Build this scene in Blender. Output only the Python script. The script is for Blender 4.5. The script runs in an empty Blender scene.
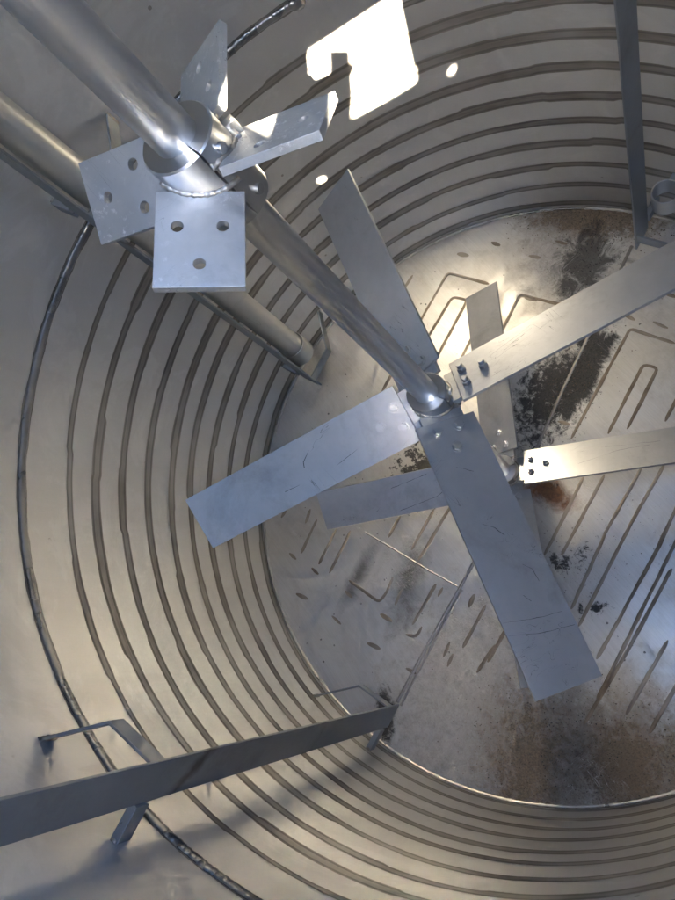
import bpy, bmesh, math, random
from mathutils import Vector, Matrix
from mathutils.geometry import tessellate_polygon
from mathutils import noise as mnoise
random.seed(7)
sc = bpy.context.scene
C = sc.collection
R_ = math.radians

# ------------------------------------------------------------------ camera, sky, sun, exposure
SUN_EL, SUN_AZ = 40.6, 163.6          # degrees, azimuth counter-clockwise from +x
SKY, SUN, EXPO = 0.05, 5.0, 6.4

cam_d = bpy.data.cameras.new('camera')
cam = bpy.data.objects.new('camera', cam_d); C.objects.link(cam)
cam_d.sensor_fit = 'VERTICAL'; cam_d.sensor_height = 36.0; cam_d.lens = 36.0 * 694.87 / 900.0
cam_d.clip_start = 0.01; cam_d.clip_end = 200.0
w = Vector((0.6247, -0.0527, -2.2114))
cam.matrix_world = Matrix.Translation((-0.6499, 0.0, 2.3174)) @ Matrix.Rotation(w.length, 4, w.normalized())
sc.camera = cam

world = bpy.data.worlds.new('World'); sc.world = world; world.use_nodes = True
wn = world.node_tree.nodes; wl = world.node_tree.links
sky = wn.new('ShaderNodeTexSky'); sky.sky_type = 'NISHITA'; sky.sun_disc = False
sky.ozone_density = 3.0; sky.sun_elevation = R_(SUN_EL); sky.sun_rotation = R_(90.0 - SUN_AZ)
wl.new(sky.outputs[0], wn['Background'].inputs[0]); wn['Background'].inputs[1].default_value = SKY

sun_vec = Vector((math.cos(R_(SUN_EL)) * math.cos(R_(SUN_AZ)), math.cos(R_(SUN_EL)) * math.sin(R_(SUN_AZ)), math.sin(R_(SUN_EL))))
sd = bpy.data.lights.new('sun', 'SUN'); sd.energy = SUN; sd.angle = R_(0.5); sd.color = (1.0, 0.885, 0.68)
so = bpy.data.objects.new('sun', sd); C.objects.link(so)
so.rotation_euler = (-sun_vec).to_track_quat('-Z', 'Y').to_euler()

vs = sc.view_settings
vs.view_transform = 'Standard'; vs.look = 'None'; vs.exposure = EXPO; vs.gamma = 1.0; vs.use_curve_mapping = False
cy = sc.cycles
cy.use_denoising = True
cy.max_bounces = 9; cy.diffuse_bounces = 6; cy.glossy_bounces = 8
cy.caustics_reflective = True; cy.blur_glossy = 0.6
cy.sample_clamp_indirect = 6.0
cy.use_adaptive_sampling = True; cy.adaptive_threshold = 0.02

# ------------------------------------------------------------------ helpers
def obj(name, bm, mat, parent=None, smooth=False):
    me = bpy.data.meshes.new(name)
    bm.normal_update(); bm.to_mesh(me); bm.free()
    if mat: me.materials.append(mat)
    if smooth:
        for p in me.polygons: p.use_smooth = True
    o = bpy.data.objects.new(name, me); C.objects.link(o)
    if parent: o.parent = parent
    return o

def empty(name, label, cat, loc=(0, 0, 0), group=None):
    o = bpy.data.objects.new(name, None); C.objects.link(o); o.location = loc
    o.empty_display_size = 0.05
    o['label'] = label; o['category'] = cat
    if group: o['group'] = group
    return o

def bevel(o, wd=0.0012, seg=2):
    m = o.modifiers.new('edge', 'BEVEL'); m.width = wd; m.segments = seg; m.limit_method = 'ANGLE'; m.angle_limit = R_(40)
    return o

def sharp(o, ang=35):
    me = o.data
    me.shade_smooth() if hasattr(me, 'shade_smooth') else None
    try: me.set_sharp_from_angle(angle=R_(ang))
    except Exception: pass
    return o

def box(bm, c, ex, ey, ez, sx, sy, sz):
    """box centred c with half axes along given unit vectors"""
    vs_ = []
    for a in (-1, 1):
        for b in (-1, 1):
            for d in (-1, 1):
                vs_.append(bm.verts.new(Vector(c) + Vector(ex) * sx * a + Vector(ey) * sy * b + Vector(ez) * sz * d))
    for f in ((0, 1, 3, 2), (4, 6, 7, 5), (0, 4, 5, 1), (2, 3, 7, 6), (0, 2, 6, 4), (1, 5, 7, 3)):
        bm.faces.new([vs_[i] for i in f])
    bmesh.ops.recalc_face_normals(bm, faces=bm.faces)

def tube(bm, p0, p1, r, seg=32, r2=None, cap=True):
    p0 = Vector(p0); p1 = Vector(p1); d = (p1 - p0).normalized()
    u = d.orthogonal().normalized(); v = d.cross(u)
    r2 = r if r2 is None else r2
    A, B = [], []
    for i in range(seg):
        t = 2 * math.pi * i / seg; q = u * math.cos(t) + v * math.sin(t)
        A.append(bm.verts.new(p0 + q * r)); B.append(bm.verts.new(p1 + q * r2))
    for i in range(seg):
        j = (i + 1) % seg; bm.faces.new((A[i], A[j], B[j], B[i]))
    if cap:
        bm.faces.new(A[::-1]); bm.faces.new(B)

def lathe(bm, prof, a0=0.0, a1=2 * math.pi, seg=64, close_ends=False):
    """prof list of (r,z) closed profile; partial sweeps get end faces"""
    full = abs(a1 - a0 - 2 * math.pi) < 1e-6
    n = seg if full else seg + 1
    rings = []
    for i in range(n):
        t = a0 + (a1 - a0) * i / seg
        rings.append([bm.verts.new((r * math.cos(t), r * math.sin(t), z)) for r, z in prof])
    m = len(prof)
    for i in range(seg):
        A = rings[i]; B = rings[(i + 1) % n]
        for k in range(m):
            l = (k + 1) % m
            bm.faces.new((A[k], B[k], B[l], A[l]))
    if not full:
        bm.faces.new(rings[0]); bm.faces.new(rings[-1][::-1])
    bmesh.ops.recalc_face_normals(bm, faces=bm.faces)

def plate(bm, outline, holes, t, M):
    """flat plate with holes: outline and holes in 2-D, thickness t centred, placed by matrix M"""
    loops = [outline] + holes
    flat = [p for l in loops for p in l]
    tris = tessellate_polygon([[Vector((x, y, 0)) for x, y in l] for l in loops])
    top = [bm.verts.new(M @ Vector((x, y, t / 2))) for x, y in flat]
    bot = [bm.verts.new(M @ Vector((x, y, -t / 2))) for x, y in flat]
    for a, b, c in tris:
        try:
            bm.faces.new((top[a], top[b], top[c])); bm.faces.new((bot[c], bot[b], bot[a]))
        except ValueError: pass
    k = 0
    for l in loops:
        n = len(l)
        for i in range(n):
            j = (i + 1) % n
            bm.faces.new((top[k + i], top[k + j], bot[k + j], bot[k + i]))
        k += n
    bmesh.ops.recalc_face_normals(bm, faces=bm.faces)

def circ(x, y, r, n=20, ph=0.0): return [(x + r * math.cos(2 * math.pi * i / n + ph), y + r * math.sin(2 * math.pi * i / n + ph)) for i in range(n)]
def cyl(az, r, z): return Vector((r * math.cos(R_(az)), r * math.sin(R_(az)), z))

# ------------------------------------------------------------------ materials
class NT:
    def __init__(s, name):
        s.m = bpy.data.materials.new(name); s.m.use_nodes = True
        s.n = s.m.node_tree.nodes; s.l = s.m.node_tree.links
        s.b = s.n['Principled BSDF']; s.tc = s.n.new('ShaderNodeTexCoord'); s.co = s.tc.outputs['Object']
        g = s.n.new('ShaderNodeNewGeometry'); s.pos = g.outputs['Position']
    def set(s, k, v):
        i = s.b.inputs[k]
        if hasattr(v, 'node'): s.l.new(v, i)
        else: i.default_value = v
    def val(s, sock, v):
        if hasattr(v, 'node'): s.l.new(v, sock)
        else: sock.default_value = v
    def math(s, op, a, b=0.0, c=0.0, clamp=False):
        n = s.n.new('ShaderNodeMath'); n.operation = op; n.use_clamp = clamp
        s.val(n.inputs[0], a); s.val(n.inputs[1], b); s.val(n.inputs[2], c); return n.outputs[0]
    def scale(s, v, sx, sy, sz, rot=(0, 0, 0), loc=(0, 0, 0)):
        n = s.n.new('ShaderNodeMapping'); s.l.new(v, n.inputs[0])
        n.inputs['Scale'].default_value = (sx, sy, sz); n.inputs['Rotation'].default_value = rot; n.inputs['Location'].default_value = loc
        return n.outputs[0]
    def noise(s, v, sc_, det=4.0, rough=0.6, dist=0.0):
        n = s.n.new('ShaderNodeTexNoise'); s.l.new(v, n.inputs['Vector'])
        n.inputs['Scale'].default_value = sc_; n.inputs['Detail'].default_value = det
        n.inputs['Roughness'].default_value = rough; n.inputs['Distortion'].default_value = dist
        return n.outputs['Fac']
    def vor(s, v, sc_, feat='F1', rnd=1.0):
        n = s.n.new('ShaderNodeTexVoronoi'); s.l.new(v, n.inputs['Vector']); n.feature = feat
        n.inputs['Scale'].default_value = sc_; n.inputs['Randomness'].default_value = rnd
        return n.outputs['Distance']
    def rng(s, v, a, b, c=0.0, d=1.0, smooth=False):
        n = s.n.new('ShaderNodeMapRange'); s.val(n.inputs[0], v)
        if smooth: n.interpolation_type = 'SMOOTHSTEP'
        for i, x in enumerate((a, b, c, d)): n.inputs[1 + i].default_value = x
        return n.outputs[0]
    def mix(s, f, a, b):
        n = s.n.new('ShaderNodeMix'); n.data_type = 'RGBA'; n.blend_type = 'MIX'
        s.val(n.inputs[0], f)
        for i, x in ((6, a), (7, b)):
            if hasattr(x, 'node'): s.l.new(x, n.inputs[i])
            else: n.inputs[i].default_value = (*x, 1.0)
        return n.outputs[2]
    def mixf(s, f, a, b):
        n = s.n.new('ShaderNodeMix'); n.data_type = 'FLOAT'
        s.val(n.inputs[0], f); s.val(n.inputs[2], a); s.val(n.inputs[3], b); return n.outputs[0]
    def bump(s, h, st=0.2, dist=0.002, nrm=None):
        n = s.n.new('ShaderNodeBump'); s.l.new(h, n.inputs['Height'])
        n.inputs['Strength'].default_value = st; n.inputs['Distance'].default_value = dist
        if nrm: s.l.new(nrm, n.inputs['Normal'])
        return n.outputs[0]
    def dist(s, c, sx=1.0, sy=1.0, rot=0.0, v=None):
        """elliptic distance from world-space point c in the floor plane"""
        m = s.n.new('ShaderNodeMapping'); m.vector_type = 'TEXTURE'; s.l.new(v or s.pos, m.inputs[0])
        m.inputs['Location'].default_value = (c[0], c[1], 0); m.inputs['Rotation'].default_value = (0, 0, rot)
        m.inputs['Scale'].default_value = (sx, sy, 1000.0)
        d = s.n.new('ShaderNodeVectorMath'); d.operation = 'LENGTH'; s.l.new(m.outputs[0], d.inputs[0]); return d.outputs['Value']

def scratches(t, v, freq=60, thr=0.02):
    """thin hand-made scratch lines: stretched noise iso-lines, in two directions"""
    out = None
    for rot, fx, fy in (((0.3, 0.2, 0.4), 3.0, 40.0), ((1.1, 0.5, -0.7), 40.0, 2.5)):
        a = t.noise(t.scale(v, fx, fy, fx, rot), freq / 40.0, 2.0, 0.5, 0.6)
        m = t.math('LESS_THAN', t.math('ABSOLUTE', t.math('SUBTRACT', a, 0.5)), thr * 0.2)
        br = t.rng(t.noise(t.scale(v, 1, 1, 1, (0, 0, 0), (3.1 * fx, 1.7, 9.0)), 7.0, 2.0), 0.60, 0.66)
        m = t.math('MULTIPLY', m, br)
        out = m if out is None else t.math('MAXIMUM', out, m)
    return out

def steel(name, col=(0.53, 0.52, 0.50), rough=0.4, var=0.1, dirt=0.3, brush=None, metal=1.0, scr=True, splash=0.0, bst=0.18, dirtcol=(0.16, 0.14, 0.11), rotdirt=4.0):
    t = NT(name)
    cl = t.noise(t.co, 3.0, 5.0, 0.65, 0.3)
    fine = t.noise(t.co, 90.0, 4.0, 0.7)
    c = t.mix(t.rng(cl, 0.3, 0.7), tuple(x * (1 - var) for x in col), tuple(min(1, x * (1 + var)) for x in col))
    dm = t.rng(t.math('ADD', t.noise(t.co, rotdirt, 8.0, 0.7, 0.6), t.math('MULTIPLY', fine, 0.15)), 0.60, 0.78)
    c = t.mix(t.math('MULTIPLY', dm, dirt), c, dirtcol)
    r = t.math('ADD', t.rng(cl, 0.25, 0.75, rough - 0.06, rough + 0.08), t.math('MULTIPLY', fine, 0.10))
    h = t.math('MULTIPLY', fine, 0.25)
    if brush:
        b = t.noise(t.scale(t.co, *brush), 1.0, 3.0, 0.7)
        h = t.math('ADD', h, b)
        r = t.math('ADD', r, t.math('MULTIPLY', t.math('SUBTRACT', b, 0.5), 0.10))
        c = t.mix(t.rng(b, 0.3, 0.7, 0.0, 0.22), c, tuple(x * 0.72 for x in col))
    if splash:
        sp = t.math('MULTIPLY', t.rng(t.noise(t.co, 95.0, 5.0, 0.75), 0.57, 0.68), t.rng(t.noise(t.co, 9.0, 3.0, 0.6), 0.45, 0.6))
        c = t.mix(t.math('MULTIPLY', sp, splash), c, (0.80, 0.80, 0.79)); r = t.math('ADD', r, t.math('MULTIPLY', sp, 0.25))
    if scr:
        s = scratches(t, t.co)
        c = t.mix(t.math('MULTIPLY', s, 0.6), c, (0.10, 0.10, 0.10))
        h = t.math('SUBTRACT', h, t.math('MULTIPLY', s, 0.8))
    t.set('Base Color', c); t.set('Metallic', metal); t.set('Roughness', r)
    t.set('Normal', t.bump(h, bst, 0.0015))
    return t.m

def wall_mat():
    t = NT('wall_steel')
    big = t.noise(t.pos, 1.7, 4.0, 0.6, 0.4)
    col = t.mix(t.rng(big, 0.3, 0.7), (0.61, 0.595, 0.57), (0.69, 0.68, 0.66))
    # milky wash marks that ran down the sheet
    run = t.noise(t.scale(t.pos, 7.0, 7.0, 1.6), 1.0, 5.0, 0.68, 0.6)
    col = t.mix(t.math('MULTIPLY', t.rng(run, 0.48, 0.72), 0.45), col, (0.58, 0.56, 0.52))
    # brushed in the ring direction: fine horizontal grain
    gr = t.noise(t.scale(t.pos, 6.0, 6.0, 420.0), 1.0, 3.0, 0.7)
    fine = t.noise(t.pos, 160.0, 3.0, 0.7)
    col = t.mix(t.rng(fine, 0.3, 0.7, 0.0, 0.14), col, (0.50, 0.485, 0.46))
    smd = t.noise(t.scale(t.pos, 2.2, 2.2, 3.0, (0.2, 0.3, 0.1)), 1.6, 6.0, 0.72, 1.2)
    col = t.mix(t.math('MULTIPLY', t.rng(smd, 0.52, 0.60), 0.25), col, (0.84, 0.83, 0.81))
    spots = t.math('LESS_THAN', t.vor(t.pos, 7.0), 0.035)
    spots = t.math('MULTIPLY', spots, t.rng(t.noise(t.pos, 30.0, 2.0), 0.45, 0.55))
    col = t.mix(t.math('MULTIPLY', spots, 0.6), col, (0.16, 0.13, 0.09))
    r = t.math('ADD', t.rng(big, 0.3, 0.7, 0.36, 0.43), t.math('MULTIPLY', t.math('SUBTRACT', run, 0.5), 0.14))
    r = t.math('ADD', r, t.math('ADD', t.math('MULTIPLY', t.math('SUBTRACT', gr, 0.5), 0.05), t.rng(smd, 0.50, 0.62, -0.02, 0.04)))
    t.set('Base Color', col); t.set('Metallic', 0.68); t.set('Roughness', r)
    oil = t.noise(t.scale(t.pos, 1, 1, 1.4), 4.5, 2.0, 0.5)
    n1 = t.bump(oil, 0.12, 0.02)
    t.set('Normal', t.bump(t.math('ADD', t.math('MULTIPLY', gr, 0.5), fine), 0.10, 0.001, n1))
    return t.m

def band_mat(name, k):
    t = NT(name)
    a = t.noise(t.scale(t.pos, 5.0, 5.0, 60.0), 1.0, 5.0, 0.7, 0.3)
    b = t.noise(t.pos, 3.0, 3.0, 0.6)
    col = t.mix(t.rng(a, 0.3, 0.7), (0.22 * k, 0.195 * k, 0.165 * k), (0.40 * k, 0.365 * k, 0.32 * k))
    col = t.mix(t.rng(b, 0.42, 0.65, 0.0, 0.75), col, (0.56 * k, 0.53 * k, 0.49 * k))
    t.set('Base Color', col); t.set('Metallic', 0.45); t.set('Roughness', 0.46)
    t.set('Normal', t.bump(t.math('ADD', a, t.noise(t.pos, 150, 3)), 0.12, 0.0012))
    return t.m

def bead_mat(name, col=(0.22, 0.21, 0.20), rough=0.32):
    t = NT(name)
    a = t.noise(t.pos, 6.0, 3.0, 0.6)
    c = t.mix(t.rng(a, 0.35, 0.65), tuple(x * 0.75 for x in col), tuple(min(1, x * 1.3) for x in col))
    t.set('Base Color', c); t.set('Metallic', 0.9); t.set('Roughness', t.rng(a, 0.3, 0.7, rough - 0.1, rough + 0.2))
    t.set('Normal', t.bump(t.noise(t.pos, 90.0, 3.0), 0.3, 0.002))
    return t.m

def smax(t, a, b): return t.math('MAXIMUM', a, b)

def floor_mat():
    t = NT('floor_steel')
    big = t.noise(t.pos, 2.2, 5.0, 0.62, 0.4)
    ang = R_(-68.0)
    gr = t.noise(t.scale(t.pos, 5.0, 240.0, 1.0, (0, 0, -ang)), 1.0, 3.0, 0.7)
    fine = t.noise(t.pos, 170.0, 4.0, 0.75)
    med = t.noise(t.pos, 14.0, 7.0, 0.72, 0.6)
    med2 = t.noise(t.scale(t.pos, 1, 1, 1, (0, 0, 0), (7, 3, 1)), 36.0, 6.0, 0.75, 0.4)
    col = t.mix(t.rng(big, 0.3, 0.7), (0.58, 0.56, 0.52), (0.70, 0.68, 0.65))
    col = t.mix(t.rng(gr, 0.35, 0.7, 0.0, 0.3), col, (0.40, 0.38, 0.34))
    rough = t.math('ADD', t.rng(big, 0.3, 0.7, 0.36, 0.45), t.math('MULTIPLY', t.math('SUBTRACT', gr, 0.5), 0.14))
    def blob(c, sx, sy, rot, noise_, lo, hi, amp=1.0):
        d = t.dist(c, sx, sy, rot)
        base = t.math('SUBTRACT', 1.0, d)                     # 1 at centre, 0 at the rim
        k = t.math('ADD', base, t.math('MULTIPLY', t.math('SUBTRACT', noise_, 0.5), amp))
        return t.rng(k, lo, hi)
    # pale dried residue film
    film = smax(t, blob((-0.45, 0.66), 0.5, 0.36, 2.3, med, 0.1, 0.5, 2.0), blob((0.60, -0.70), 0.36, 0.2, -0.8, med, 0.1, 0.4, 2.0))
    film = smax(t, film, blob((-0.80, 0.42), 0.32, 0.48, -0.4, med, 0.05, 0.45, 1.8))
    col = t.mix(t.math('MULTIPLY', t.math('MULTIPLY', film, t.rng(fine, 0.3, 0.6, 0.45, 1.0)), 0.78), col, t.mix(t.rng(med2, 0.3, 0.7), (0.27, 0.23, 0.18), (0.56, 0.52, 0.46)))
    cloud = t.noise(t.scale(t.pos, 1.0, 1.5, 1.0, (0, 0, 0.6)), 3.4, 8.0, 0.70, 1.1)
    cm = t.math('MULTIPLY', t.rng(cloud, 0.47, 0.60), 0.45)
    col = t.mix(cm, col, t.mix(t.rng(med2, 0.35, 0.65), (0.36, 0.325, 0.275), (0.60, 0.56, 0.50)))
    film = smax(t, film, cm)
    # brown rusty sediment by the wall
    br = smax(t, blob((-0.68, 0.56), 0.36, 0.20, 2.3, med2, 0.05, 0.75, 2.2), blob((-0.85, 0.33), 0.24, 0.26, 0.0, med2, 0.05, 0.75, 2.2))
    br = smax(t, br, blob((0.55, -0.80), 0.30, 0.10, 0.6, med2, 0.0, 0.5, 1.8))
    col = t.mix(t.math('MULTIPLY', br, 0.85), col, t.mix(t.rng(fine, 0.35, 0.65), (0.055, 0.035, 0.017), (0.26, 0.175, 0.095)))
    # orange rust run by the shaft foot
    ru = blob((-0.075, -0.035), 0.085, 0.17, -1.2, med, 0.25, 0.7, 1.2)
    col = t.mix(t.math('MULTIPLY', ru, 0.95), col, t.mix(t.rng(med2, 0.3, 0.7), (0.045, 0.018, 0.008), (0.26, 0.105, 0.03)))
    # black tarry scale, speckled at the rim
    bk = smax(t, blob((0.16, -0.40), 0.085, 0.20, 0.37, med, 0.12, 0.36, 1.9), blob((0.18, -0.27), 0.16, 0.30, 0.37, med2, 0.24, 0.62, 2.4))
    bk = smax(t, bk, t.math('MULTIPLY', blob((0.44, -0.66), 0.15, 0.20, 0.5, med, 0.22, 0.60, 2.2), 0.85))
    bk = smax(t, bk, blob((-0.28, 0.06), 0.13, 0.30, -0.37, med2, 0.80, 1.05, 2.6))
    bk = smax(t, bk, blob((-0.45, 0.10), 0.10, 0.30, -0.37, med2, 0.92, 1.15, 2.6))
    bk = smax(t, bk, t.math('MULTIPLY', blob((-0.01, 0.535), 0.26, 0.085, 2.25, med, 0.15, 0.95, 1.5), 0.85))
    bk = smax(t, bk, t.math('MULTIPLY', blob((0.13, 0.66), 0.18, 0.045, 2.0, med, 0.1, 0.9, 1.4), 0.85))
    bk = smax(t, bk, blob((0.26, 0.25), 0.22, 0.26, 0.4, med2, 0.55, 0.68, 2.4))
    bk = smax(t, bk, t.math('MULTIPLY', blob((-0.74, 0.43), 0.10, 0.26, 0.6, med, 0.1, 1.1, 1.6), 0.7))
    bk = smax(t, bk, t.math('MULTIPLY', blob((-0.80, 0.42), 0.34, 0.36, 0.6, fine, 0.8, 1.2, 2.8), 0.8))
    bk = smax(t, bk, blob((-0.31, 0.86), 0.045, 0.12, 1.0, med2, 0.2, 0.5, 1.6))
    sp = t.math('MULTIPLY', t.math('LESS_THAN', t.vor(t.pos, 26.0), 0.10), t.rng(med, 0.52, 0.56))
    bk = smax(t, bk, t.math('MULTIPLY', sp, 0.8))
    col = t.mix(t.math('MULTIPLY', bk, 0.94), col, t.mix(t.rng(fine, 0.35, 0.7), (0.008, 0.008, 0.009), (0.05, 0.045, 0.04)))
    dirt = smax(t, smax(t, t.math('MULTIPLY', film, 0.7), br), smax(t, ru, bk))
    s = scratches(t, t.pos)
    col = t.mix(t.math('MULTIPLY', s, 0.35), col, (0.75, 0.74, 0.72))
    t.set('Base Color', col)
    t.set('Metallic', t.math('SUBTRACT', 0.68, t.math('MULTIPLY', dirt, 0.62)))
    t.set('Roughness', t.mixf(dirt, rough, t.rng(med, 0.3, 0.7, 0.45, 0.75)))
    n1 = t.bump(t.noise(t.pos, 5.0, 2.0), 0.3, 0.02)
    n2 = t.bump(t.math('ADD', t.math('MULTIPLY', gr, 0.3), t.math('MULTIPLY', fine, 0.3)), 0.12, 0.001, n1)
    nb = t.n.new('ShaderNodeBump'); t.l.new(t.math('ADD', med2, fine), nb.inputs['Height']); nb.inputs['Distance'].default_value = 0.006
    t.l.new(t.math('MULTIPLY', dirt, 0.6), nb.inputs['Strength']); t.l.new(n2, nb.inputs['Normal']); t.set('Normal', nb.outputs[0])
    return t.m

def simple(name, col, rough, metal=0.0, bump=0.0):
    t = NT(name); a = t.noise(t.pos, 60.0, 5.0, 0.7)
    t.set('Base Color', t.mix(t.rng(a, 0.3, 0.7), tuple(x * 0.55 for x in col), tuple(min(1, x * 1.4) for x in col)))
    t.set('Roughness', rough); t.set('Metallic', metal)
    if bump: t.set('Normal', t.bump(a, bump, 0.003))
    return t.m

def trace_mat():
    t = NT('weld_trace_brown'); a = t.noise(t.pos, 18.0, 5.0, 0.7); b = t.noise(t.pos, 3.2, 2.0)
    c = t.mix(t.rng(a, 0.3, 0.7), (0.12, 0.085, 0.055), (0.28, 0.22, 0.155))
    c = t.mix(t.rng(b, 0.40, 0.60, 0.0, 0.6), c, (0.42, 0.38, 0.32))
    t.set('Base Color', c); t.set('Roughness', 0.52); t.set('Metallic', 0.4); return t.m
M_WALL = wall_mat(); M_BAND = band_mat('heat_tinted_weld', 0.80); M_BAND2 = band_mat('burnt_weld_edge', 0.52); M_FLOOR = floor_mat()
M_BEAD = bead_mat('weld_bead', (0.27, 0.265, 0.26), 0.22); M_EDGE = bead_mat('floor_edge_weld', (0.55, 0.52, 0.47), 0.3)
M_SHAFT = steel('shaft_steel', (0.66, 0.66, 0.66), 0.27, 0.08, 0.3, None, 1.0, False, 0.12, 0.03)
M_HUB = steel('hub_steel', (0.56, 0.56, 0.56), 0.28, 0.10, 0.35, None, 1.0, False, 0.3, 0.04)
M_LUG = steel('lug_steel', (0.48, 0.485, 0.485), 0.44, 0.18, 0.5, (40.0, 40.0, 40.0), 0.75, splash=0.9)
M_BLADE = steel('blade_steel', (0.44, 0.44, 0.44), 0.36, 0.14, 0.4, (30.0, 30.0, 30.0), 0.68)
M_BAFFLE = steel('baffle_steel', (0.33, 0.35, 0.37), 0.34, 0.16, 0.35, None, 0.75)
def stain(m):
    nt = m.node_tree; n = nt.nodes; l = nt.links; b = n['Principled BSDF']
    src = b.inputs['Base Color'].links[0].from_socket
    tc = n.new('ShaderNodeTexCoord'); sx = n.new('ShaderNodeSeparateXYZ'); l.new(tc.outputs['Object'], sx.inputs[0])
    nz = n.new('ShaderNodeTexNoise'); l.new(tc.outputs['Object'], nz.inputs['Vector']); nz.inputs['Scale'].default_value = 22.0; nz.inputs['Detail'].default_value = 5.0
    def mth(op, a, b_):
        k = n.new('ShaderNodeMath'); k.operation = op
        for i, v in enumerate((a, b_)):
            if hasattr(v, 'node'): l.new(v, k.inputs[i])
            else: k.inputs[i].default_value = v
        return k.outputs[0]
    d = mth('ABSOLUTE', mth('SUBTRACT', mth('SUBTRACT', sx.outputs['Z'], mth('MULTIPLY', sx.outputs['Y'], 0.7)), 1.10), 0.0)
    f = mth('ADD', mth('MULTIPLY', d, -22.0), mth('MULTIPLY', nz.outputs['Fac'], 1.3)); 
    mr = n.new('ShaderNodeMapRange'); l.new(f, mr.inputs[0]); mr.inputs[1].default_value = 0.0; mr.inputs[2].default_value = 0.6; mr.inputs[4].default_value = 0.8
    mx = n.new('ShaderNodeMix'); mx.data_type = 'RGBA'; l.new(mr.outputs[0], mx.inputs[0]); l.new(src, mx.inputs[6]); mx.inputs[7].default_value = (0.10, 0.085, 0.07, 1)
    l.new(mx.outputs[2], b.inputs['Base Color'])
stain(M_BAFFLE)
M_PIPE = steel('pipe_steel', (0.56, 0.55, 0.53), 0.36, 0.08, 0.3, None, 0.7)
M_BOLT = steel('bolt_steel', (0.46, 0.46, 0.46), 0.35, 0.1, 0.3, None, 1.0, False)
M_TRACE = trace_mat()
M_SEAM = bead_mat('floor_seam_weld', (0.36, 0.335, 0.30), 0.38)
M_GOUGE = simple('gouge_dark', (0.07, 0.07, 0.075), 0.5, 0.6)
M_DEBRIS = simple('sediment', (0.13, 0.10, 0.07), 0.85, 0.0, 0.5)

# ------------------------------------------------------------------ tank: wall, floor, roof
ZROOF = 2.47
# roof opening: a rectangle cut in from the edge
ex_u = Vector((-0.907, 0.421)); ex_v = Vector((0.421, 0.907))
def to_roof(p):
    k = (ZROOF - p[2]) / sun_vec.z; q = Vector(p) + sun_vec * k; return Vector((q.x, q.y))
h0 = to_roof((0.9438, -0.3306, 1.0281)); h1 = to_roof((0.8257, -0.5641, 1.035))
h3 = to_roof((0.9401, -0.341, 0.7487))
hb = h1.dot(ex_v); ht = h3.dot(ex_v); hu = (h0.dot(ex_u) + h1.dot(ex_u)) / 2
RR = 1.02
def on_circle(vv):  # point of the roof circle on the line v = vv on the u side
    return ex_u * math.sqrt(RR * RR - vv * vv) + ex_v * vv
ca = on_circle(hb); cb = on_circle(ht)
a_hi = math.atan2(ca.y, ca.x); a_lo = math.atan2(cb.y, cb.x)     # hatch sector
if a_hi < a_lo: a_lo, a_hi = a_lo, a_hi + 2 * math.pi
A_LO, A_HI = min(a_lo, a_hi), max(a_lo, a_hi)

def rim_exit(q):
    q = Vector(q); hz = Vector((sun_vec.x, sun_vec.y, 0)); k = -2 * (q.x * hz.x + q.y * hz.y) / hz.length_squared
    e = q + sun_vec * k; a = math.atan2(e.y, e.x); return (a if a >= A_LO else a + 2 * math.pi), e.z
(ra3, rz3), (ra2, rz2) = rim_exit((0.9401, -0.341, 0.7487)), rim_exit((0.8486, -0.529, 0.7624))
bm = bmesh.new()
N = 288
prev = None
rows = [-0.02, 0.0] + [0.1 * k for k in range(1, 23)] + [None]
first = None
for i in range(N):
    t = 2 * math.pi * i / N
    tt = t if t >= A_LO else t + 2 * math.pi
    top = min(ZROOF, rz3 + (rz2 - rz3) * (tt - ra3) / (ra2 - ra3)) if A_LO <= tt <= A_HI else ZROOF  # rim dips at the opening, shaped to set the sun patch's lower edge
    colv = [bm.verts.new((math.cos(t), math.sin(t), z if z is not None else top)) for z in rows]
    colv += [bm.verts.new((RR * math.cos(t), RR * math.sin(t), z)) for z in (top, -0.02)]
    if prev:
        for k in range(len(colv) - 1): bm.faces.new((prev[k], prev[k + 1], colv[k + 1], colv[k]))
    else: first = colv
    prev = colv
for k in range(len(first) - 1): bm.faces.new((prev[k], prev[k + 1], first[k + 1], first[k]))
wall = obj('tank_wall', bm, M_WALL, None, True); wall['kind'] = 'structure'
# two bolt holes just under the rim, drilled through the sheet
bm = bmesh.new()
for tgt in ((0.795, -0.6066, 0.7582), (0.9857, -0.1687, 0.616)):
    q = Vector(tgt); hz = Vector((sun_vec.x, sun_vec.y, 0)); k = -2 * (q.x * hz.x + q.y * hz.y) / hz.length_squared
    e = q + sun_vec * k; d = Vector((e.x, e.y, 0)).normalized()
    tube(bm, e - d * 0.06, e + d * 0.10, 0.0150, 24)
cut = obj('hole_cutter', bm, None)
md = wall.modifiers.new('holes', 'BOOLEAN'); md.operation = 'DIFFERENCE'; md.object = cut; md.solver = 'EXACT'
bpy.context.view_layer.update()
me = bpy.data.meshes.new_from_object(wall.evaluated_get(bpy.context.evaluated_depsgraph_get()))
wall.modifiers.clear(); wall.data = me; bpy.data.objects.remove(cut)
sharp(wall, 50)

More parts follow.
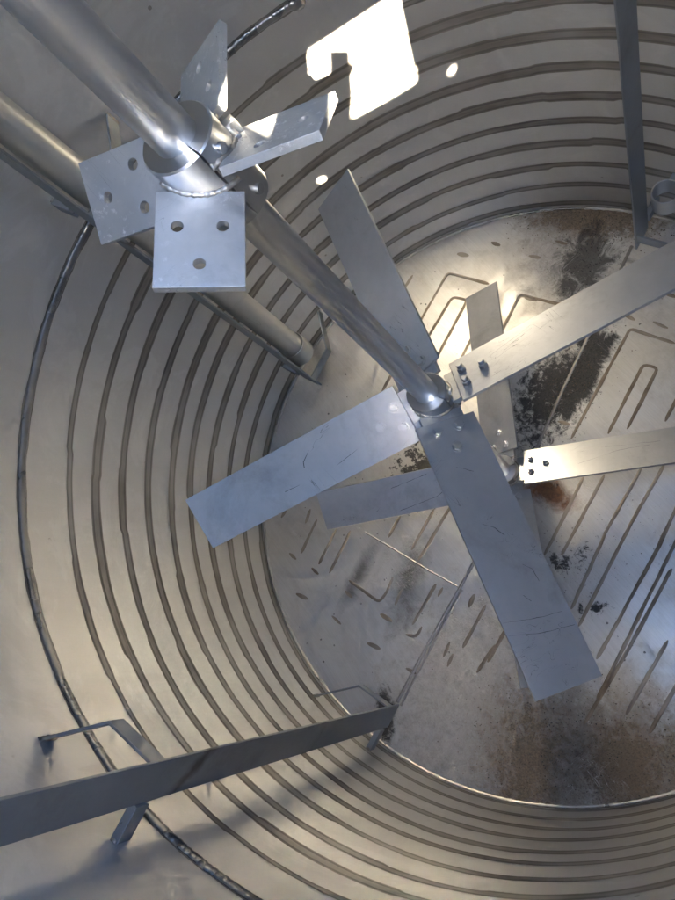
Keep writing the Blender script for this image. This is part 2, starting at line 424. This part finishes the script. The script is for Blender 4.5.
# heat-tinted weld bands of the jacket coil
def band(z0, wd, seed):
    bm = bmesh.new(); n = 360; prev = None; first = None
    rnd = random.Random(seed); steps = []
    a = rnd.random() * 0.2
    while a < 2 * math.pi: steps.append((a, rnd.uniform(-0.0032, 0.0032), rnd.uniform(0.78, 1.2))); a += rnd.uniform(0.16, 0.34)
    prof = [(-0.5, 0.00060), (-0.40, 0.00064), (-0.24, 0.00064), (-0.14, 0.00060), (0.14, 0.00060), (0.24, 0.00064), (0.40, 0.00064), (0.5, 0.00060)]
    for i in range(n):
        t = 2 * math.pi * i / n
        cur = [s for s in steps if s[0] <= t] or [steps[-1]]
        dz = cur[-1][1] + 0.0025 * math.sin(t * 3 + seed) + 0.0015 * mnoise.noise(Vector((t * 14, seed, 0)))
        ww = wd * cur[-1][2] * (1 + 0.12 * mnoise.noise(Vector((t * 9, seed, 5))))
        colv = []
        for s, h in prof:
            r = 1.0 - h
            colv.append(bm.verts.new((r * math.cos(t), r * math.sin(t), z0 + dz + s * ww)))
        if prev:
            for k in range(len(prof) - 1): bm.faces.new((prev[k], prev[k + 1], colv[k + 1], colv[k]))
        else: first = colv
        prev = colv
    for k in range(len(prof) - 1): bm.faces.new((prev[k], prev[k + 1], first[k + 1], first[k]))
    o = obj('weld_band', bm, M_BAND, wall, True); o.data.materials.append(M_BAND2)
    for i, p in enumerate(o.data.polygons): p.material_index = 1 if i % 7 in (1, 5) else 0
    return o
for i, (z, wd) in enumerate(((1.003, 0.024), (0.900, 0.036), (0.798, 0.038), (0.685, 0.038), (0.573, 0.038), (0.474, 0.037), (0.365, 0.037), (0.255, 0.037), (0.140, 0.037), (0.030, 0.036))):
    band(z, wd * 0.94, i * 3.7 + 1)

def bead_path(pts, rad, mat, name, parent, seg=8, ripple=0.25, flat=1.0, seed=0.0, nrm=None):
    """weld bead: rippled tube along pts; nrm(p) = outward normal for flattening"""
    bm = bmesh.new(); prev = None
    for i, p in enumerate(pts):
        a = pts[max(i - 1, 0)]; b = pts[min(i + 1, len(pts) - 1)]
        d = (b - a).normalized(); n = nrm(p); s = d.cross(n).normalized()
        rr = rad * (1 + ripple * mnoise.noise(Vector((i * 0.37, seed, 0))) + 0.5 * ripple * math.sin(i * 1.9))
        ring = [bm.verts.new(p + s * math.cos(2 * math.pi * k / seg) * rr + n * math.sin(2 * math.pi * k / seg) * rr * flat) for k in range(seg)]
        if prev:
            for k in range(seg): bm.faces.new((prev[k], prev[(k + 1) % seg], ring[(k + 1) % seg], ring[k]))
        else: bm.faces.new(ring[::-1])
        prev = ring
    bm.faces.new(prev)
    bmesh.ops.recalc_face_normals(bm, faces=bm.faces)
    return obj(name, bm, mat, parent, True)
inward = lambda p: Vector((-p.x, -p.y, 0)).normalized()
pts = []
for i in range(900):
    az = -21.8 + i * 0.22
    pts.append(cyl(az, 0.9985, 1.1506 + 0.003 * mnoise.noise(Vector((az * 0.12, 3, 0))) + 0.002 * mnoise.noise(Vector((az * 0.7, 8, 0)))))
bead_path(pts, 0.0112, M_BEAD, 'seam_weld', wall, 10, 0.10, 0.55, 2.0, inward)
bm = bmesh.new(); prev = None                # heat-tinted strip under the bead
for i in range(0, 900, 3):
    p = pts[i]; w_ = 0.0150 * (1 + 0.3 * mnoise.noise(Vector((i * 0.05, 4, 4))))
    cv = [bm.verts.new((p.x / 0.9985 * r, p.y / 0.9985 * r, p.z + f)) for r, f in ((0.9994, -w_), (0.9988, 0), (0.9994, w_))]
    if prev:
        for k in range(2): bm.faces.new((prev[k], prev[k + 1], cv[k + 1], cv[k]))
    prev = cv
obj('heat_tint', bm, M_BAND2, wall, True)
# lumpy end of that seam
bm = bmesh.new()
bmesh.ops.create_icosphere(bm, subdivisions=4, radius=0.020)
for v in bm.verts: v.co *= 1 + 0.45 * mnoise.noise(v.co * 70) ; v.co.z *= 0.9
o = obj('weld_lump', bm, M_BEAD, wall, True); o.location = cyl(-21.6, 0.997, 1.146); o.rotation_euler = (0, 0, R_(-21.6)); o.scale = (0.35, 1, 1)

# floor: shallow cone sloping to the middle
DEP = 0.09
def zf(x, y): return -DEP * (1 - min(1.0, math.hypot(x, y)))
bm = bmesh.new(); nr, na = 40, 192
ctr = bm.verts.new((0, 0, -DEP)); rings = []
for j in range(1, nr + 1):
    r = j / nr * 1.001
    rings.append([bm.verts.new((r * math.cos(2 * math.pi * i / na), r * math.sin(2 * math.pi * i / na), -DEP * (1 - j / nr))) for i in range(na)])
for i in range(na): bm.faces.new((ctr, rings[0][i], rings[0][(i + 1) % na]))
for j in range(nr - 1):
    for i in range(na):
        k = (i + 1) % na; bm.faces.new((rings[j][i], rings[j + 1][i], rings[j + 1][k], rings[j][k]))
floor = obj('tank_floor', bm, M_FLOOR, None, True); floor['kind'] = 'structure'
pts = [cyl(i * 0.5, 0.994, 0.003 + 0.0015 * mnoise.noise(Vector((i * 0.21, 0, 0)))) for i in range(721)]
bead_path(pts, 0.0042, M_EDGE, 'edge_weld', floor, 8, 0.35, 0.9, 5.0, lambda p: (inward(p) + Vector((0, 0, 1))).normalized())

UP = Vector((0, 0, 1))
def dense(poly, step=0.008):
    out = []
    for a, b in zip(poly[:-1], poly[1:]):
        A = Vector((a[0], a[1])); B = Vector((b[0], b[1])); n = max(2, int((B - A).length / step))
        for k in range(n): out.append(A.lerp(B, k / n))
    out.append(Vector((poly[-1][0], poly[-1][1])))
    return out
def ribbon(poly, wd, name, mat, h=0.0012, seed=0.0, parent=floor):
    """low draped strip with a raised rounded section and wobbling edges"""
    ps = dense(poly)
    # round the corners a little
    for _ in range(3): ps = [ps[0]] + [(ps[i - 1] + ps[i] * 2 + ps[i + 1]) / 4 for i in range(1, len(ps) - 1)] + [ps[-1]]
    bm = bmesh.new(); prev = None; n = len(ps)
    for i, p in enumerate(ps):
        d = (ps[min(i + 1, n - 1)] - ps[max(i - 1, 0)]); d.normalize(); s = Vector((-d.y, d.x))
        e = min(1.0, math.sqrt((min(i, n - 1 - i) + 0.25) / 2.0))
        ww = wd * e * (1 + 0.30 * mnoise.noise(Vector((i * 0.13, seed, 0))))
        off = 0.12 * wd * mnoise.noise(Vector((i * 0.2, seed, 7)))
        colv = []
        for f, hh in ((-0.5, 0.0002), (-0.28, 1.0), (0.28, 1.0), (0.5, 0.0002)):
            q = p + s * (f * ww + off); colv.append(bm.verts.new((q.x, q.y, zf(q.x, q.y) + 0.0004 + h * hh * e)))
        if prev:
            for k in range(3): bm.faces.new((prev[k], colv[k], colv[k + 1], prev[k + 1]))
        prev = colv
    return obj(name, bm, mat, parent, True)
TR = [
 [[0.333, 0.795], [0.397, 0.67]], [[0.256, 0.762], [0.319, 0.63]], [[0.203, 0.748], [0.278, 0.591]], [[0.415, 0.714], [0.447, 0.666]],
 [[0.135, 0.704], [0.002, 0.66], [0.013, 0.619], [0.042, 0.565]], [[-0.133, 0.609], [-0.073, 0.46]], [[-0.144, 0.648], [-0.174, 0.623], [-0.157, 0.587]],
 [[-0.296, 0.517], [-0.234, 0.369]], [[-0.38, 0.479], [-0.33, 0.35]], [[0.497, 0.779], [0.511, 0.741]], [[-0.041, 0.62], [-0.013, 0.566]],
 [[-0.111, 0.481], [-0.098, 0.448]], [[0.03, 0.46], [0.113, 0.241]], [[0.166, 0.496], [0.199, 0.413]], [[0.076, 0.457], [0.139, 0.302]],
 [[0.62, 0.17], [0.717, -0.08], [0.796, -0.314], [0.644, -0.39]], [[0.43, -0.19], [0.476, -0.307], [0.528, -0.436], [0.377, -0.515]],
 [[0.60, 0.08], [0.668, -0.127], [0.71, -0.263], [0.658, -0.294], [0.54, 0.02]], [[0.38, -0.34], [0.415, -0.428]], [[0.879, -0.157], [0.894, -0.216]], [[0.50, -0.12], [0.560, -0.274], [0.591, -0.37]],
 [[0.014, -0.211], [0.16, -0.597], [0.021, -0.653]], [[-0.056, -0.306], [0.04, -0.541], [-0.002, -0.563], [-0.086, -0.359]], [[-0.148, -0.455], [-0.10, -0.57]],
 [[-0.227, 0.115], [-0.111, -0.152]], [[-0.262, 0.073], [-0.15, -0.205]], [[-0.411, 0.162], [-0.289, -0.094], [-0.21, -0.304]],
 [[-0.465, 0.179], [-0.319, -0.165], [-0.249, -0.356]], [[-0.571, 0.201], [-0.433, -0.156], [-0.356, -0.322]], [[-0.66, 0.28], [-0.606, 0.153], [-0.44, -0.233]],
 [[-0.69, 0.354], [-0.603, 0.109], [-0.5, -0.15]], [[-0.736, 0.239], [-0.648, 0.003]], [[-0.809, 0.221], [-0.735, 0.017]], [[-0.385, 0.528], [-0.352, 0.424]]]
for i, p in enumerate(TR): ribbon(p, 0.0110, 'weld_trace', M_TRACE, 0.0012, i * 1.7)
DASH = [[0.346, 0.827], [0.244, 0.788], [0.201, 0.882], [0.05, 0.824], [0.094, 0.734], [-0.106, 0.764], [-0.251, 0.705], [-0.056, 0.671], [-0.268, 0.564], [-0.194, 0.398], [-0.302, 0.575],
        [0.743, -0.509], [0.594, -0.567], [0.806, -0.4], [0.487, -0.451], [0.563, -0.662], [0.099, -0.667], [0.194, -0.623], [0.148, -0.757], [0.072, -0.231]]
rd = random.Random(4)
for i, (x, y) in enumerate(DASH):
    a = R_(20 + rd.uniform(-12, 12)) if i not in (8, 9, 10) else R_(-62)
    L = rd.uniform(0.018, 0.028); d = Vector((math.cos(a), math.sin(a))) * L
    ribbon([[x - d.x, y - d.y], [x + d.x, y + d.y]], rd.uniform(0.010, 0.017), 'weld_spot', M_TRACE, 0.0008, 50 + i)
def bead_floor(poly, rad, name, seed):
    ps = [Vector((p.x, p.y, zf(p.x, p.y) + 0.001)) for p in dense(poly, 0.004)]
    bead_path(ps, rad, M_SEAM, name, floor, 8, 0.3, 0.45, seed, lambda p: UP)
bead_floor([[-0.302, 0.804], [-0.225, 0.625], [-0.137, 0.408], [0.0, 0.075], [0.072, -0.111], [0.168, -0.323], [0.275, -0.574], [0.37, -0.80]], 0.0055, 'floor_seam', 1.0)
bead_floor([[-0.318, 0.80], [-0.236, 0.615], [-0.145, 0.400]], 0.0040, 'floor_seam', 3.0)
bead_floor([[0.238, 0.552], [0.114, 0.503], [-0.015, 0.454], [-0.132, 0.404]], 0.0026, 'floor_seam', 2.0)

# roof: plate with an opening cut in from its edge, plus an extra opening added for sky light
s2 = Vector((math.cos(R_(SUN_AZ)), math.sin(R_(SUN_AZ)))); p2 = Vector((-s2.y, s2.x))
MA0, MA1, MB0, MB1 = 0.18, 0.60, -0.20, 0.30
mcor = [s2 * a + p2 * b for a, b in ((MA0, MB0), (MA1, MB0), (MA1, MB1), (MA0, MB1))]
outline = []
nA = 160
span = 2 * math.pi - (A_HI - A_LO)
for i in range(nA + 1):
    t = A_HI + span * i / nA; outline.append((RR * math.cos(t), RR * math.sin(t)))
pA = ex_u * hu + ex_v * ht; pB = ex_u * hu + ex_v * hb
# inner corners in walking order: arc ends at A_LO
endp = Vector(outline[-1])
inner = [to_roof(p) for p in ((0.9255, -0.3788, 0.8238), (0.9076, -0.4197, 0.9465), (0.9265, -0.3764, 0.9790), (0.9407, -0.3394, 0.8959),
                              (0.9508, -0.3099, 0.9285), (0.951, -0.309, 0.972), (0.942, -0.337, 1.010), (0.8257, -0.5641, 1.035))]   # outline traced back from the sun patch; tab added to shade its notch
if (endp - inner[0]).length > (endp - inner[-1]).length: inner = inner[::-1]
outline += [tuple(q) for q in inner]
bm = bmesh.new()
plate(bm, outline, [[tuple(q) for q in mcor]], 0.008, Matrix.Translation((0, 0, ZROOF + 0.006)))
roof = obj('tank_roof', bm, M_WALL); roof['kind'] = 'structure'
bm = bmesh.new()
lc = s2 * (MA1 + 0.012) + p2 * (MB0 + MB1) / 2
box(bm, Vector((lc.x, lc.y, ZROOF + 0.012 + 0.27)), Vector((s2.x, s2.y, 0)), Vector((p2.x, p2.y, 0)), Vector((0, 0, 1)), 0.004, (MB1 - MB0) / 2 + 0.12, 0.27)
obj('sun_blocker_plate', bm, M_WALL, roof)  # unseen upright plate, added to keep direct sun out of the extra opening

# ------------------------------------------------------------------ agitator
SX, SY = -0.001, 0.0264
agi = empty('agitator', 'steel agitator shaft with bare lugs above and two four-bladed paddle impellers below', 'agitator', (SX, SY, 0.0))
bm = bmesh.new()
prof = [(0.0, 0.06), (0.0235, 0.06), (0.0255, 0.063), (0.0255, 2.62), (0.0, 2.62)]
lathe(bm, prof[1:4] + [(0.001, 2.62), (0.001, 0.06)], seg=72)
sharp(obj('shaft', bm, M_SHAFT, agi), 30)

PITCH = R_(-27.5)
def frame(z0, az, n=0.0):
    """matrix: x radial, y across the pitched plate, z plate normal (upward)"""
    a = R_(az); e = Vector((math.cos(a), math.sin(a), 0)); t = Vector((-math.sin(a), math.cos(a), 0))
    wd = t * math.cos(PITCH) + UP * math.sin(PITCH); nn = e.cross(wd)
    M = Matrix((e, wd, nn)).transposed().to_4x4()
    M.translation = Vector((0, 0, z0)) + nn * n
    return M
HOLES = [(0.083, -0.024), (0.083, 0.024), (0.128, 0.0)]
def hub(z0, azs, split, bolts=True):
    zt, zb = 0.046, -0.070; ri, ro = 0.0257, 0.0445
    h = None
    for k in range(2):
        bm = bmesh.new()
        a0 = R_(split + 180 * k) + 0.03; a1 = R_(split + 180 * (k + 1)) - 0.03
        prof = [(ri, z0 + zb), (ri, z0 + zt), (ro - 0.002, z0 + zt), (ro, z0 + zt - 0.002), (ro, z0 + zb + 0.002), (ro - 0.002, z0 + zb)]
        lathe(bm, prof, a0, a1, 40)
        if h is None: h = sharp(obj('hub', bm, M_HUB, agi), 30)
        else: sharp(obj('hub_half', bm, M_HUB, h), 30)
    # clamp screws in the side of the hub
    for az in (split + 28,):
        for dz in (0.026, -0.048):
            bm = bmesh.new(); d = Vector((math.cos(R_(az)), math.sin(R_(az)), 0)); p = Vector((0, 0, z0 + dz))
            tube(bm, p + d * (ro - 0.004), p + d * (ro + 0.005), 0.0062, 20)
            tube(bm, p + d * (ro + 0.0049), p + d * (ro + 0.0053), 0.0034, 6)
            bevel(sharp(obj('clamp_screw', bm, M_BOLT, h)), 0.0008)
    for az in azs:
        bm = bmesh.new()
        W_ = 0.0475
        ol = [(0.040, -W_), (0.1554, -W_), (0.1554, W_), (0.040, W_)]
        plate(bm, ol, [circ(x, y, 0.0066, 18) for x, y in HOLES], 0.0105, frame(z0, az))
        lg = bevel(obj('lug', bm, M_LUG, h), 0.0010, 2)
        # fillet weld where the lug meets the hub: follows the cylinder
        M = frame(z0, az); ps = []
        for i in range(41):
            y = -W_ * 0.86 + 2 * W_ * 0.86 * i / 40
            q = M @ Vector((0, y, 0.0052)); 
            a = R_(az); t = Vector((-math.sin(a), math.cos(a), 0)); e = Vector((math.cos(a), math.sin(a), 0))
            s = q.dot(t); 
            if abs(s) > ro * 0.97: continue
            ps.append(e * (math.sqrt(ro * ro - s * s) + 0.0005) + t * s + UP * q.z)
        if len(ps) > 4:
            bead_path(ps, 0.0036, M_SEAM, 'fillet_weld', h, 8, 0.3, 1.0, az, lambda p: (Vector((p.x, p.y, 0)).normalized() + UP).normalized())
    return h

def bolt(kind, M, x, y, zt, parent):
    bm = bmesh.new(); T = lambda v: M @ Vector(v)
    if kind == 'hex':
        tube(bm, T((x, y, zt)), T((x, y, zt + 0.0022)), 0.0120, 24)
        tube(bm, T((x, y, zt + 0.0022)), T((x, y, zt + 0.0095)), 0.0098, 6)
        tube(bm, T((x, y, zt + 0.0095)), T((x, y, zt + 0.0100)), 0.0070, 18)
    else:
        tube(bm, T((x, y, zt)), T((x, y, zt + 0.0095)), 0.0102, 6)
        tube(bm, T((x, y, zt + 0.0095)), T((x, y, zt + 0.0185)), 0.0066, 18)
    return bevel(sharp(obj('bolt', bm, M_BOLT, parent)), 0.0007, 1)

def blade(z0, az, kind, label, marks=()):
    M = frame(z0, az)
    bm = bmesh.new(); t = 0.0065; n0 = 0.00525 + t / 2 + 0.0003
    hw = 0.067
    ol = [(0.0615, -hw), (0.6345, -hw), (0.6345, hw), (0.0615, hw)]
    plate(bm, ol, [], t, frame(z0, az, n0))
    b = bevel(obj('blade', bm, M_BLADE, agi), 0.0010, 2); b['label'] = label
    for x, y in HOLES: bolt(kind, M, x, y, n0 + t / 2, b)
    for poly, wd in marks:                       # long gouges left on the top face
        ps = [Vector(q) for q in poly]; ds = []
        for p_, q_ in zip(ps[:-1], ps[1:]):
            n_ = max(2, int((q_ - p_).length / 0.005))
            ds += [p_.lerp(q_, k / n_) for k in range(n_)]
        ds.append(ps[-1]); bm = bmesh.new(); pv = None
        for i, p_ in enumerate(ds):
            d = ds[min(i + 1, len(ds) - 1)] - ds[max(i - 1, 0)]; d.normalize(); sd_ = Vector((-d.y, d.x))
            p_ = p_ + sd_ * 0.0015 * mnoise.noise(Vector((i * 0.31, az, 0))); h_ = wd * max(0.15, 0.6 + mnoise.noise(Vector((i * 0.2, az, 3))))
            cv = [bm.verts.new(M @ Vector(((p_ + sd_ * f * h_).x, (p_ + sd_ * f * h_).y, n0 + t / 2 + 0.00015))) for f in (-0.5, 0.5)]
            if pv: bm.faces.new((pv[0], cv[0], cv[1], pv[1]))
            pv = cv
        obj('gouge', bm, M_GOUGE, b)
    return b
MK = {75: (([(0.30, -0.03), (0.325, -0.012), (0.33, 0.0)], 0.0016), ([(0.20, 0.02), (0.26, 0.03)], 0.0010), ([(0.36, 0.03), (0.40, 0.028)], 0.0012)),
      165: (([(0.515, -0.064), (0.530, 0.0), (0.536, 0.062)], 0.0011), ([(0.490, -0.064), (0.503, 0.01), (0.506, 0.05)], 0.0010), ([(0.30, -0.02), (0.315, 0.0), (0.335, 0.012)], 0.0018),
            ([(0.40, 0.02), (0.415, 0.034), (0.44, 0.036)], 0.0014), ([(0.17, -0.02), (0.19, 0.01)], 0.0012), ([(0.455, -0.005), (0.47, 0.004)], 0.0022)),
      60: (([(0.13, -0.06), (0.165, -0.02), (0.16, 0.0), (0.23, 0.03), (0.36, 0.052)], 0.0020), ([(0.24, -0.05), (0.37, -0.028)], 0.0016), ([(0.165, -0.02), (0.21, -0.04)], 0.0014)),
      236: (([(0.22, -0.02), (0.34, 0.01), (0.42, 0.012)], 0.0010), ([(0.30, 0.03), (0.45, 0.02)], 0.0009))}
hub(1.787, [56.1 + 90 * k for k in range(4)], 188)
hb_ = [o for o in agi.children if o.name.startswith('hub')][-1]
bm = bmesh.new(); tube(bm, (0.056, -0.0475, 1.785), (-0.012, -0.0475, 1.785), 0.0042, 16)
bevel(sharp(obj('clamp_bolt', bm, M_BOLT, hb_)), 0.0006)
for x_ in (0.040, 0.006):
    bm = bmesh.new(); box(bm, (x_, -0.0475, 1.785), (1, 0, 0), (0, 1, 0), (0, 0, 1), 0.005, 0.011, 0.011)
    bevel(obj('clamp_ear', bm, M_HUB, hb_), 0.001)
hub(0.938, [74.7 + 90 * k for k in range(4)], 205)
hub(0.1835, [59.9, 149.3, 236.4, 326.4], 250)
for az, kd, lb in ((74.7, 'hex', 'bluish scratched paddle blade, end near the wall bands'), (164.7, 'hex', 'dark grey paddle blade with cross scratches at its tip'),
                   (254.7, 'stud', 'warm lit paddle blade with protruding nuts'), (344.7, 'hex', 'plain grey paddle blade pointing to the ribbed wall')):
    blade(0.938, az, kd, lb, MK.get(round(az), ()))
for az, kd, lb in ((59.9, 'hex', 'lower grey blade with long dark scratches'), (149.3, 'hex', 'lower blade hidden beneath a dark grey blade'),
                   (236.4, 'stud', 'lower warm lit blade beside the rust stain'), (326.4, 'hex', 'lower blade with shaded tip under a warm lit blade')):
    blade(0.1835, az, kd, lb, MK.get(round(az), ()))

# ------------------------------------------------------------------ baffles
def baffle(az, label, sleeve=None):
    e = cyl(az, 1, 0); t = Vector((-e.y, e.x, 0))
    b = empty('baffle', label, 'baffle', e * 0.89 + UP * 0.045, 'baffles standing off the tank wall')
    org = e * 0.89 + UP * 0.045
    def part(name, bm, mat=M_BAFFLE, bv=0.001):
        bmesh.ops.translate(bm, verts=bm.verts, vec=-org)
        o = obj(name, bm, mat, b); return bevel(o, bv, 2) if bv else o
    z0, z1 = 0.045, 2.25
    bm = bmesh.new(); box(bm, e * 0.8865 + UP * (z0 + z1) / 2, e, t, UP, 0.0415, 0.003, (z1 - z0) / 2); part('plate', bm)
    for z in (0.105, 1.255):
        # bent strap: wall -> corner -> inner edge of the plate
        A = cyl(az - 14.2, 0.999, z); B = cyl(az - 8.3, 0.861, z); D = cyl(az, 0.853, z) - t * 0.003
        bm = bmesh.new(); hh = 0.020
        d1 = (B - A).normalized(); d2 = (D - B).normalized(); th = 0.003
        n1 = Vector((-d1.y, d1.x, 0)); n2 = Vector((-d2.y, d2.x, 0))
        mid = (n1 + n2).normalized(); ms = th / mid.dot(n1)
        P_ = [A + n1 * th, B + mid * ms, D + n2 * th, D - n2 * th, B - mid * ms, A - n1 * th]
        lo = [bm.verts.new(p - UP * hh) for p in P_]; hi = [bm.verts.new(p + UP * hh) for p in P_]
        for i in range(6):
            j = (i + 1) % 6; bm.faces.new((lo[i], lo[j], hi[j], hi[i]))
        for L in (lo[::-1], hi):
            bm.faces.new((L[0], L[1], L[4], L[5]) if L is hi else (L[5], L[4], L[1], L[0]))
            bm.faces.new((L[1], L[2], L[3], L[4]) if L is hi else (L[4], L[3], L[2], L[1]))
        bmesh.ops.recalc_face_normals(bm, faces=bm.faces); part('bracket', bm)
        for P0 in (A, cyl(az, 0.998, z)):
            wps = [P0 * 1.0 - org + UP * (k_ * 0.004 - 0.020) for k_ in range(11)]
            bead_path(wps, 0.0062, M_SEAM, 'fillet_weld', b, 8, 0.3, 0.8, z + az, lambda p: -e)
        bm = bmesh.new()
        box(bm, e * 0.9635 + UP * z, e, t, UP, 0.0355, 0.009, 0.017); part('strut', bm)
    if sleeve:
        c = cyl(az - 4.1, 0.92, 0)
        bm = bmesh.new()
        ri_, z0_, z1_ = sleeve
        lathe(bm, [(ri_, z0_), (ri_, z1_), (ri_ + 0.004, z1_), (ri_ + 0.004, z0_)], seg=48)
        bmesh.ops.translate(bm, verts=bm.verts, vec=c)
        s = part('pipe_sleeve', bm, M_PIPE, 0.0008); sharp(s, 40)
        bm = bmesh.new(); ra_ = 0.92 + ri_ + 0.003; box(bm, cyl(az - 4.1, (ra_ + 0.999) / 2, (z0_ + z1_) / 2), c.normalized(), Vector((-c.y, c.x, 0)).normalized(), UP, (0.999 - ra_) / 2, 0.02, 0.003); part('sleeve_tab', bm)
    return b
baffle(112.2, 'flat grey baffle strip with a dark weld stain, crossing the long rib bands')
baffle(22.6, 'thin edge-on baffle strip running alongside the long round dip pipe', (0.0465, 0.16, 0.245))
baffle(-67.3, 'grey baffle strip ending at brown sediment beside an empty pipe sleeve', (0.036, 0.235, 0.30))

# ------------------------------------------------------------------ dip pipe
c = cyl(18.5, 0.92, 0)
dp = empty('dip_pipe', 'long round steel pipe along the wall, its end held in a sleeve', 'pipe', c + UP * 0.15)
bm = bmesh.new()
lathe(bm, [(0.039, 0.0), (0.039, 2.14), (0.043, 2.14), (0.043, 0.0)], seg=48)
sharp(obj('pipe', bm, M_PIPE, dp), 40)

# ------------------------------------------------------------------ loose sediment
bm = bmesh.new(); rs = random.Random(11)
def crumbs(n, cx, cy_, sx, sy, rot, smin, smax_):
    for _ in range(n):
        a, b_ = rs.gauss(0, sx), rs.gauss(0, sy)
        x = cx + a * math.cos(rot) - b_ * math.sin(rot); y = cy_ + a * math.sin(rot) + b_ * math.cos(rot)
        if math.hypot(x, y) > 0.985: continue
        s = smin * (smax_ / smin) ** (rs.random() ** 2)
        z = zf(x, y)
        vs_ = [bm.verts.new((x + s * rs.uniform(.5, 1) * math.cos(k * 2.1 + rs.random()), y + s * rs.uniform(.5, 1) * math.sin(k * 2.1 + rs.random()), z)) for k in range(3)]
        tp = bm.verts.new((x, y, z + s * rs.uniform(0.4, 0.9)))
        for k in range(3): bm.faces.new((vs_[k], vs_[(k + 1) % 3], tp))
crumbs(1800, 0.52, -0.80, 0.14, 0.05, 0.6, 0.001, 0.005)
crumbs(900, -0.66, 0.56, 0.16, 0.10, 2.3, 0.0012, 0.0045)
crumbs(900, -0.84, 0.33, 0.10, 0.12, 0.0, 0.0012, 0.0045)
crumbs(500, 0.15, -0.33, 0.05, 0.12, 0.37, 0.0015, 0.005)
crumbs(400, -0.3, 0.08, 0.06, 0.15, -0.3, 0.001, 0.004)
crumbs(350, 0.1, 0.1, 0.5, 0.5, 0.0, 0.001, 0.004)
bmesh.ops.recalc_face_normals(bm, faces=bm.faces)
bm2 = bm; bm = bmesh.new()
crumbs(1600, 0.155, -0.36, 0.035, 0.10, 0.37, 0.001, 0.004)
crumbs(500, 0.18, -0.24, 0.05, 0.10, 0.37, 0.001, 0.0035)
crumbs(700, 0.45, -0.67, 0.05, 0.08, 0.5, 0.001, 0.0045)
crumbs(500, -0.72, 0.43, 0.10, 0.14, 0.6, 0.001, 0.004)
bmesh.ops.recalc_face_normals(bm, faces=bm.faces)
scl = obj('black_scale', bm, simple('black_scale', (0.018, 0.017, 0.016), 0.6, 0.0, 0.4)); scl['kind'] = 'stuff'
scl['label'] = 'black crusty scale flakes along the floor seam under the warm lit blade'; scl['category'] = 'scale'
bm = bm2
sed = obj('sediment', bm, M_DEBRIS); sed['kind'] = 'stuff'; sed['label'] = 'brown and black crumbs of dried sediment lying on the tank floor'; sed['category'] = 'sediment'

# ------------------------------------------------------------------ light portals at the roof openings (sampling aid only, no emission of their own)
def portal(name, loc, sx, sy, rz):
    l = bpy.data.lights.new(name, 'AREA'); l.shape = 'RECTANGLE'; l.size = sx; l.size_y = sy
    l.cycles.is_portal = True
    o = bpy.data.objects.new(name, l); C.objects.link(o); o.location = loc; o.rotation_euler = (0, 0, rz)
hc = ex_u * (hu + 0.21) + ex_v * (hb + ht) / 2
portal('sky_portal', (hc.x, hc.y, ZROOF + 0.03), 0.50, abs(ht - hb) + 0.04, math.atan2(ex_u.y, ex_u.x))
mc = s2 * (MA0 + MA1) / 2 + p2 * (MB0 + MB1) / 2
portal('sky_portal', (mc.x, mc.y, ZROOF + 0.015), MA1 - MA0, MB1 - MB0, math.atan2(s2.y, s2.x))
